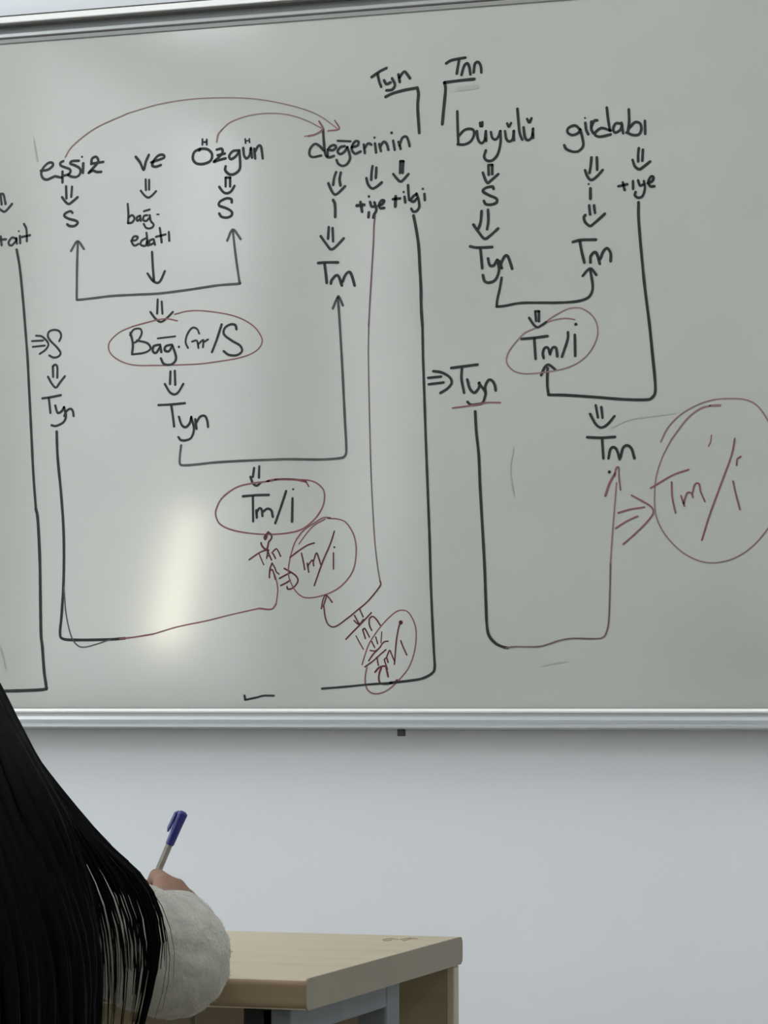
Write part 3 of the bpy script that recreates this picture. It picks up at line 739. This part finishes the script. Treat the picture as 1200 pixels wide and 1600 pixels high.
# back panels meeting in a joint
PY0, PY1 = DY1 - 0.022, DY1 - 0.004
obj('back_panel', box(-1.393, DX1 - 0.006, PY0, PY1, 0.30, ZU, bevel=0.003), M_panel, desk)
obj('back_panel', box(DX0 + 0.01, -1.397, PY0, PY1, 0.30, ZU, bevel=0.003), M_panel, desk)
M_strip = material('pale_edge_strip', rgb(190, 180, 156), 0.4, var=rgb(180, 170, 146), scale=9.0)
props(obj('edge_strip', box(DX1 - 0.0125, DX1 - 0.003, PY0 - 0.0015, PY1 + 0.0005, 0.30, ZU - 0.001, bevel=0.002), M_strip, desk), 'pale strip on the back panel edge')
for sx, nm in ((DX1 - 0.037, 1), (DX0 + 0.037, -1)):
    xa, xb = sx - 0.016, sx + 0.016
    py = -1.563
    obj('side_rail', box(xa, xb, DY0 + 0.012, py - 0.02, ZU - 0.030, ZU, bevel=0.002), M_steel, desk)
    obj('rear_leg', box(xa - 0.004, xb, py - 0.02, py + 0.03, 0.03, ZU, bevel=0.003), M_steel, desk)
    obj('foot_bar', box(xa, xb, DY0 + 0.05, DY1 - 0.03, 0.0, 0.03, bevel=0.003), M_steel, desk)
fx = -1.1095
props(obj('front_leg', box(fx - 0.0168, fx + 0.0168, DY0 + 0.012, DY0 + 0.045, 0.0, ZU, bevel=0.002), M_black, desk), 'black square front leg')
fx = -2.246
props(obj('front_leg', box(fx - 0.0168, fx + 0.0168, DY0 + 0.012, DY0 + 0.045, 0.0, ZU, bevel=0.002), M_black, desk), 'black square front leg')
# faint pencil scratches on the back right of the top
M_pencil = material('pencil_grey', rgb(150, 138, 112), 0.6, var=rgb(160, 148, 122), scale=30)
bm = bmesh.new()
for st in (((598, 1468.5), (610, 1466.5), (622, 1468)), ((626, 1468), (640, 1466), (652, 1467)), ((600, 1470), (612, 1469)), ((630, 1470), (646, 1466))):
    pts = []
    for px, py in st:
        cc = Vector((px - 600, py - 800, FPX))
        dd = Vector((AX.dot(cc), AY.dot(cc), AZ.dot(cc)))
        pts.append(CAM_POS + dd * ((DZ + 0.0004 - CAM_POS.z) / dd.z))
    add_tube(bm, catmull(pts, 4), 0.0007, 5)
props(obj('pencil_mark', bm, M_pencil, desk), 'faint pencil scratches on the desk top')

# ------------------------------------------------------------------ chair (below the frame, under the person)
M_ply = material('plywood', rgb(176, 146, 104), 0.5, var=rgb(160, 130, 90), scale=5, stretch=(1, 8, 8))
ch = empty('school_chair', (-1.45, -2.45, 0))
props(ch, 'plywood school chair with steel legs under the seated person', 'chair')
obj('seat', box(-1.65, -1.25, -2.62, -2.22, 0.40, 0.42, bevel=0.006), M_ply, ch)
obj('backrest', box(-1.64, -1.26, -2.70, -2.68, 0.60, 0.78, bevel=0.006), M_ply, ch)
for x in (-1.63, -1.27):
    obj('leg', add_tube(bmesh.new(), [(x, -2.25, 0.0), (x, -2.25, 0.40)], 0.011, 10), M_steel, ch)
    obj('leg', add_tube(bmesh.new(), [(x, -2.63, 0.0), (x, -2.61, 0.40), (x, -2.665, 0.6), (x, -2.675, 0.75)], 0.011, 10), M_steel, ch)

# ------------------------------------------------------------------ person
M_skin = material('skin', rgb(132, 96, 78), 0.55, var=rgb(122, 87, 70), scale=30, bump=0.1, bscale=400)
M_knit = material('cream_fuzzy_knit', rgb(184, 184, 176), 0.95, var=rgb(166, 166, 160), scale=60, detail=6, bump=0.9, bscale=170, spec=0.15, sheen=0.3)
M_trouser = material('dark_trousers', rgb(44, 44, 50), 0.9, var=rgb(36, 36, 42), scale=40)
M_shoe = material('black_shoe', rgb(24, 24, 26), 0.6, var=rgb(30, 30, 32), scale=20)
M_hair = material('black_hair', rgb(4, 4, 6), 0.65, var=rgb(2, 2, 3), scale=30, stretch=(6, 6, 0.5), spec=0.05)

pel = (-1.45, -2.42, 0.52)
waist = (-1.45, -2.40, 0.66)
chest = (-1.455, -2.31, 0.82)
neck0 = (-1.46, -2.20, 0.985)
neck1 = (-1.465, -2.15, 1.07)
head = Vector((-1.47, -2.085, 1.165))
shR, shL = (-1.31, -2.24, 0.915), (-1.62, -2.21, 0.95)
elR, wrR = (-1.142, -2.06, 0.784), (-1.258, -1.80, 0.798)
elL, wrL = (-1.79, -2.02, 0.81), (-1.66, -1.80, 0.785)
maR = Vector(shR).lerp(Vector(elR), 0.5) + Vector((0, 0, -0.022))
seg = [(pel, 0.12, waist, 0.10), (waist, 0.10, chest, 0.115), (chest, 0.115, neck0, 0.065), (neck0, 0.058, neck1, 0.05),
       (neck1, 0.05, head - Vector((0, 0.0, 0.06)), 0.05),
       ((-1.37, -2.26, 0.88), 0.06, shR, 0.048), ((-1.54, -2.25, 0.90), 0.07, shL, 0.052),
       (shR, 0.044, maR, 0.042), (maR, 0.042, elR, 0.036), (elR, 0.036, wrR, 0.024), (shL, 0.05, elL, 0.038), (elL, 0.038, wrL, 0.024)]
# head: skull, face, jaw, nose, ears, brow and lips
seg += [(head + Vector((0, -0.02, 0.02)), 0.088, head + Vector((0, 0.02, 0.015)), 0.082), (head + Vector((0, 0.035, -0.03)), 0.062, head + Vector((0, 0.05, -0.075)), 0.042),
        (head + Vector((0, 0.098, 0.0)), 0.010, head + Vector((0, 0.112, -0.028)), 0.013), (head + Vector((-0.02, 0.085, 0.022)), 0.014, head + Vector((0.02, 0.085, 0.022)), 0.014),
        (head + Vector((-0.016, 0.092, -0.058)), 0.008, head + Vector((0.016, 0.092, -0.058)), 0.008),
        (head + Vector((-0.086, 0.0, -0.0)), 0.013, head + Vector((-0.085, 0.002, -0.04)), 0.009), (head + Vector((0.086, 0.0, -0.0)), 0.013, head + Vector((0.085, 0.002, -0.04)), 0.009)]
# legs and feet
for sx in (-0.09, 0.09):
    hip, knee, ank = (-1.45 + sx, -2.40, 0.505), (-1.45 + sx * 1.5, -1.99, 0.505), (-1.45 + sx * 1.5, -2.02, 0.09)
    seg += [(hip, 0.082, knee, 0.055), (knee, 0.054, ank, 0.036), (ank, 0.034, (ank[0], ank[1] + 0.17, 0.035), 0.028)]
# right hand, holding the pen: knuckles, fingers, thumb
mcp = {'i': (-1.296, -1.708, 0.832), 'm': (-1.283, -1.702, 0.826), 'r': (-1.269, -1.704, 0.814), 'p': (-1.258, -1.712, 0.798)}
for k in 'imrp':
    seg.append((wrR, 0.022, mcp[k], 0.0125))
seg += [(mcp['i'], 0.012, (-1.320, -1.672, 0.838), 0.0095), ((-1.320, -1.672, 0.838), 0.0095, (-1.334, -1.662, 0.816), 0.0085), ((-1.334, -1.662, 0.816), 0.0085, (-1.341, -1.660, 0.797), 0.0072),
        (mcp['m'], 0.012, (-1.305, -1.663, 0.818), 0.0095), ((-1.305, -1.663, 0.818), 0.0095, (-1.325, -1.645, 0.797), 0.0085), ((-1.325, -1.645, 0.797), 0.0085, (-1.340, -1.643, 0.784), 0.0072),
        (mcp['r'], 0.0115, (-1.284, -1.662, 0.798), 0.009), ((-1.284, -1.662, 0.798), 0.009, (-1.300, -1.646, 0.778), 0.008), ((-1.300, -1.646, 0.778), 0.008, (-1.314, -1.650, 0.766), 0.007),
        (mcp['p'], 0.011, (-1.267, -1.670, 0.782), 0.008), ((-1.267, -1.670, 0.782), 0.008, (-1.280, -1.652, 0.767), 0.007), ((-1.280, -1.652, 0.767), 0.007, (-1.292, -1.654, 0.760), 0.0062),
        ((-1.272, -1.775, 0.802), 0.02, (-1.318, -1.728, 0.806), 0.0125), ((-1.318, -1.728, 0.806), 0.012, (-1.345, -1.690, 0.805), 0.0105), ((-1.345, -1.690, 0.805), 0.0105, (-1.356, -1.664, 0.795), 0.0085)]
# left hand flat on the desk
kn = [(-1.665, -1.705, 0.772), (-1.645, -1.702, 0.772), (-1.625, -1.706, 0.770), (-1.607, -1.716, 0.768)]
tips = [(-1.668, -1.625, 0.759), (-1.643, -1.615, 0.759), (-1.618, -1.622, 0.759), (-1.594, -1.645, 0.758)]
for p, q in zip(kn, tips):
    mid = Vector(p).lerp(Vector(q), 0.5) + Vector((0, 0, 0.007))
    seg += [(wrL, 0.02, p, 0.0125), (p, 0.011, mid, 0.009), (mid, 0.009, q, 0.0075)]
seg += [((-1.675, -1.77, 0.778), 0.016, (-1.70, -1.73, 0.768), 0.012), ((-1.70, -1.73, 0.768), 0.0115, (-1.705, -1.69, 0.76), 0.0085)]
PO = Vector((-1.45, -2.30, 0.0))
person = obj('person', blob_mesh(seg, 0.0042, 4), M_skin, None, PO, smooth=True)
props(person, 'seated person with long black hair and cream sweater, writing at the desk, seen from behind', 'person')
# eyes
M_eye = material('eye_white', rgb(226, 222, 214), 0.25, var=rgb(220, 214, 206), scale=40)
M_iris = material('dark_iris', rgb(40, 28, 22), 0.2, var=rgb(30, 20, 16), scale=80)
for sx in (-0.032, 0.032):
    bm = bmesh.new()
    bmesh.ops.create_uvsphere(bm, u_segments=16, v_segments=10, radius=0.012, matrix=Matrix.Translation(head + Vector((sx, 0.083, 0.002))))
    eye = obj('eye', bm, M_eye, person, smooth=True)
    bm = bmesh.new()
    bmesh.ops.create_uvsphere(bm, u_segments=14, v_segments=8, radius=0.0058, matrix=Matrix.Translation(head + Vector((sx, 0.0905, 0.0005))))
    props(obj('iris', bm, M_iris, eye, smooth=True), 'dark brown iris')

# sweater: a soft hollow-looking knit following torso and arms
cuffR = Vector(wrR).lerp(Vector(elR), 0.06)
cuffL = Vector(wrL).lerp(Vector(elL), 0.06)
fmR = (-1.199, -1.925, 0.797)
sw = [(pel, 0.15, waist, 0.135), (waist, 0.135, chest, 0.148), (chest, 0.148, neck0, 0.085), ((-1.37, -2.26, 0.87), 0.08, shR, 0.064), ((-1.54, -2.25, 0.90), 0.085, shL, 0.078),
      (shR, 0.064, maR, 0.064), (maR, 0.062, elR, 0.063), (elR, 0.063, fmR, 0.045), (fmR, 0.045, cuffR, 0.032),
      (shL, 0.078, elL, 0.062), (elL, 0.062, cuffL, 0.036)]
sbm = blob_mesh(sw, 0.006, 12)
for v in sbm.verts:                                  # soft folds of the knit
    q = v.co
    v.co = q + v.normal * (0.004 * noise.noise(q * 22) + 0.0022 * noise.noise(q * 70))
rnd = random.Random(3)
fz = bmesh.new()
sbm.verts.ensure_lookup_table()
cand = [v for v in sbm.verts if v.co.x > -1.36 and v.co.y > -2.3 and v.co.z > 0.68]
for k in range(8000):                                # short fuzz fibres on the near sleeve
    v = rnd.choice(cand)
    d = (v.normal + Vector((rnd.uniform(-1, 1), rnd.uniform(-1, 1), rnd.uniform(-1, 1))) * 0.9).normalized()
    p = v.co + Vector((rnd.uniform(-1, 1), rnd.uniform(-1, 1), rnd.uniform(-1, 1))) * 0.0006
    add_tube(fz, [p, p + d * rnd.uniform(0.0008, 0.0026)], [0.00018, 0.00008], 3, caps=False)
tmp = bpy.data.meshes.new('tmpf')
fz.to_mesh(tmp)
fz.free()
sbm.from_mesh(tmp)
bpy.data.meshes.remove(tmp)
props(obj('sweater', sbm, M_knit, person, smooth=True), 'cream fuzzy knitted sweater')

tr = []
for sx in (-0.09, 0.09):
    hip, knee, ank = (-1.45 + sx, -2.40, 0.505), (-1.45 + sx * 1.5, -1.99, 0.505), (-1.45 + sx * 1.5, -2.02, 0.13)
    tr += [(hip, 0.092, knee, 0.066), (knee, 0.065, ank, 0.05)]
tr += [((-1.53, -2.42, 0.52), 0.095, (-1.37, -2.42, 0.52), 0.095)]
props(obj('trousers', blob_mesh(tr, 0.008, 6), M_trouser, person, smooth=True), 'dark trousers')
for sx in (-0.09, 0.09):
    x = -1.45 + sx * 1.5
    props(obj('shoe', blob_mesh([((x, -2.03, 0.05), 0.045, (x, -1.85, 0.036), 0.036)], 0.006, 4), M_shoe, person, smooth=True), 'black shoe')

# hair: guide strands from the crown over back, shoulder and arm; locks fill between them
GUIDES = [
    [(-430, 830, -2.10), (-470, 1000, -2.25), (-500, 1200, -2.42), (-500, 1400, -2.50), (-480, 1800, -2.60)],
    [(-250, 790, -2.17), (-260, 1000, -2.29), (-260, 1200, -2.40), (-250, 1420, -2.49), (-240, 1800, -2.60)],
    [(-140, 830, -2.17), (-110, 1030, -2.28), (-60, 1230, -2.38), (-20, 1420, -2.44), (0, 1800, -2.50)],
    [(-110, 870, -2.15), (-60, 1050, -2.26), (10, 1230, -2.34), (70, 1400, -2.37), (98, 1520, -2.36), (104, 1800, -2.34)],
    [(-100, 900, -2.13), (-34, 1070, -2.23), (32, 1194, -2.31), (90, 1300, -2.33), (126, 1430, -2.31), (130, 1550, -2.29), (120, 1760, -2.28)],
    [(-96, 905, -2.12), (-24, 1064, -2.22), (48, 1200, -2.29), (126, 1304, -2.29), (184, 1404, -2.25), (204, 1512, -2.22), (190, 1680, -2.21)],
    [(-94, 910, -2.11), (-22, 1062, -2.21), (11, 1136, -2.25), (58, 1206, -2.27), (146, 1310, -2.25), (218, 1378, -2.20), (246, 1452, -2.175), (242, 1530, -2.165), (203, 1680, -2.16)],
    [(-92, 914, -2.10), (-20, 1062, -2.20), (13, 1137, -2.23), (60, 1208, -2.25), (155, 1317, -2.22), (230, 1373, -2.165), (268, 1427, -2.14), (282, 1495, -2.13), (264, 1585, -2.13)],
]
NP = 26


def resample(pts, n):
    c = catmull(pts, 10)
    L = [0]
    for p, q in zip(c, c[1:]):
        L.append(L[-1] + (q - p).length)
    out = []
    j = 0
    for i in range(n):
        s = L[-1] * i / (n - 1)
        while j < len(L) - 2 and L[j + 1] < s:
            j += 1
        t = (s - L[j]) / max(1e-9, L[j + 1] - L[j])
        out.append(c[j].lerp(c[j + 1], min(1, max(0, t))))
    return out


GW = [resample([at(*q) for q in g_], NP) for g_ in GUIDES]


def guide(u):
    u = max(0.0, min(len(GW) - 1.0001, u))
    i = int(u)
    t = u - i
    return [GW[i][k].lerp(GW[i + 1][k], t) for k in range(NP)]


hb = bmesh.new()


def lock(u, rad, end=1.0, jit=0.004, drift=0.0, sides=6, flat=0.6, depth=0.0, tap=0.55):
    n = max(8, int(NP * end))
    ph = [rnd.uniform(0, 50) for _ in range(3)]
    pts, rr = [], []
    for k in range(n):
        t = k / (NP - 1)
        g_ = guide(u + drift * t)
        p = g_[k].copy()
        w_ = jit * t
        p += Vector((noise.noise(Vector((ph[0], t * 3, 0))), noise.noise(Vector((ph[1], t * 3, 0))), 0)) * w_ * 2
        if depth:
            p.y += depth * min(1, t * 3)
        pts.append(p)
        f = 1.0
        tt = k / (n - 1)
        if tt > tap:
            f = max(0.06, 1 - (tt - tap) / (1 - tap) * 0.85)
        rr.append(rad * f)
    add_tube(hb, pts, rr, sides, flat)


for k in range(230):                                     # the solid fall over the back
    lock(rnd.uniform(0, 3.9), rnd.uniform(0.006, 0.010), rnd.uniform(0.94, 1.0), 0.006, depth=rnd.uniform(0, 0.03), tap=0.85)
for k in range(60):
    lock(3.0 + rnd.uniform(0, 1.0), rnd.uniform(0.004, 0.007), 1.0, 0.004, depth=rnd.uniform(0, 0.03), tap=0.85)
for k in range(150):                                     # upper layer, out to the edge over the shoulder
    u = rnd.uniform(3.8, 6.95)
    if u < 5.7:
        lock(u, rnd.uniform(0.0035, 0.006), rnd.uniform(0.42, 0.60), 0.0015, depth=rnd.uniform(0, 0.02), tap=0.75)
    elif u < 6.35:
        lock(u, rnd.uniform(0.003, 0.005), rnd.uniform(0.64, 0.88), 0.002, depth=rnd.uniform(0, 0.02), tap=0.32)
    else:
        lock(u, rnd.uniform(0.0025, 0.004), rnd.uniform(0.58, 0.72), 0.0015, depth=rnd.uniform(0, 0.02), tap=0.4)
for k in range(26):                                      # fine locks closing the outline
    lock(rnd.uniform(6.3, 6.98), rnd.uniform(0.0014, 0.0022), rnd.uniform(0.66, 0.80), 0.0015, tap=0.45)
for k in range(46):
    lock(rnd.uniform(3.95, 4.95), rnd.uniform(0.0012, 0.0028), rnd.uniform(0.8, 1.0), 0.006, drift=rnd.uniform(-.3, .1))
for k in range(40):
    lock(rnd.uniform(4.9, 5.95), rnd.uniform(0.0012, 0.0030), rnd.uniform(0.85, 1.0), 0.006, drift=rnd.uniform(-.3, .1))
for k in range(12):                                      # the thick strand at the arm
    lock(5.9 + rnd.uniform(-.12, .12), rnd.uniform(0.002, 0.0035), 1.0, 0.003, tap=0.75)
for k in range(16):
    lock(rnd.uniform(6.0, 6.98), rnd.uniform(0.0006, 0.0013), rnd.uniform(0.74, 0.98), 0.005, drift=rnd.uniform(-.5, 0))
# cap over the skull and the far side of the head
for k in range(420):
    th = rnd.uniform(-math.pi, math.pi)
    reach = rnd.uniform(1.5, 1.85) if abs(th - math.pi / 2) > 0.8 else 0.8
    pts, rr = [], []
    for j in range(10):
        ph_ = 0.05 + j / 9 * reach
        rad_ = 0.106 + 0.004 * math.sin(j)
        p = head + Vector((0, -0.012, 0.012)) + Vector((math.cos(th) * math.sin(ph_) * rad_ * 0.93, math.sin(th) * math.sin(ph_) * rad_ * 1.03, math.cos(ph_) * rad_))
        pts.append(p)
        rr.append(0.008 * (1 - 0.25 * j / 9))
    side = math.cos(th)
    if reach > 1 and math.sin(th) > -0.2 and side < 0:               # far side falls in front of the left shoulder
        pts += [pts[-1] + Vector((-0.02, 0.0, -0.1)), pts[-1] + Vector((-0.05, -0.01, -0.22)), pts[-1] + Vector((-0.06, -0.01, -0.22 - rnd.uniform(0.04, 0.14)))]
        rr += [0.006, 0.005, 0.002]
    add_tube(hb, pts, rr, 6, 0.6)
props(obj('hair', hb, M_hair, person, smooth=True), 'long straight black hair over back and right shoulder')

# ------------------------------------------------------------------ pen
M_barrel = material('clear_grey_barrel', rgb(160, 157, 152), 0.15, var=rgb(130, 128, 125), scale=60)
M_blue = material('blue_plastic', rgb(36, 40, 122), 0.35, var=rgb(30, 34, 108), scale=40)
M_refill = material('metal_tip', rgb(190, 180, 150), 0.3, metal=0.9, var=rgb(170, 160, 130), scale=40)
low, topp = at(245, 1366, -1.650), at(286, 1270, -1.646)
tip = low + (low - topp) * ((low.z - 0.7525) / (topp.z - low.z))
ax = (topp - tip).normalized()
Lp = (topp - tip).length
pen = empty('ballpoint_pen', tip)
props(pen, 'ballpoint pen with pale barrel and blue cap on its end, held upright in the hand', 'pen')
P = lambda s: tip + ax * s
obj('barrel', add_tube(bmesh.new(), [P(0.012), P(0.016), P(0.05), P(Lp - 0.012)], [0.0026, 0.0040, 0.0044, 0.0044], 6), M_barrel, pen)
props(obj('tip', add_tube(bmesh.new(), [P(0.0), P(0.004), P(0.013)], [0.0004, 0.0011, 0.0026], 12), M_refill, pen, smooth=True), 'metal writing tip')
cap = obj('cap', add_tube(bmesh.new(), [P(Lp - 0.040), P(Lp - 0.039), P(Lp - 0.012), P(Lp - 0.002), P(Lp)], [0.0046, 0.0050, 0.0056, 0.0060, 0.0054], 16), M_blue, pen)
props(cap, 'blue cap pushed on the end')
sd = (Vector((-1, -0.3, 0)) - ax * Vector((-1, -0.3, 0)).dot(ax)).normalized()
q0, q1 = P(Lp - 0.001) + sd * 0.0045, P(Lp - 0.027) + sd * 0.0078
obj('clip', add_tube(bmesh.new(), [q0, P(Lp - 0.004) + sd * 0.0075, P(Lp - 0.022) + sd * 0.0080, q1], [0.0026, 0.0030, 0.0030, 0.0014], 8, flat=0.6), M_blue, cap)
props(obj('end_plug', add_tube(bmesh.new(), [P(Lp), P(Lp + 0.0015)], [0.0046, 0.0032], 14), M_blue, cap), 'dark blue plug')

for o in bpy.data.objects:
    if '_o' in o.keys():
        del o['_o']
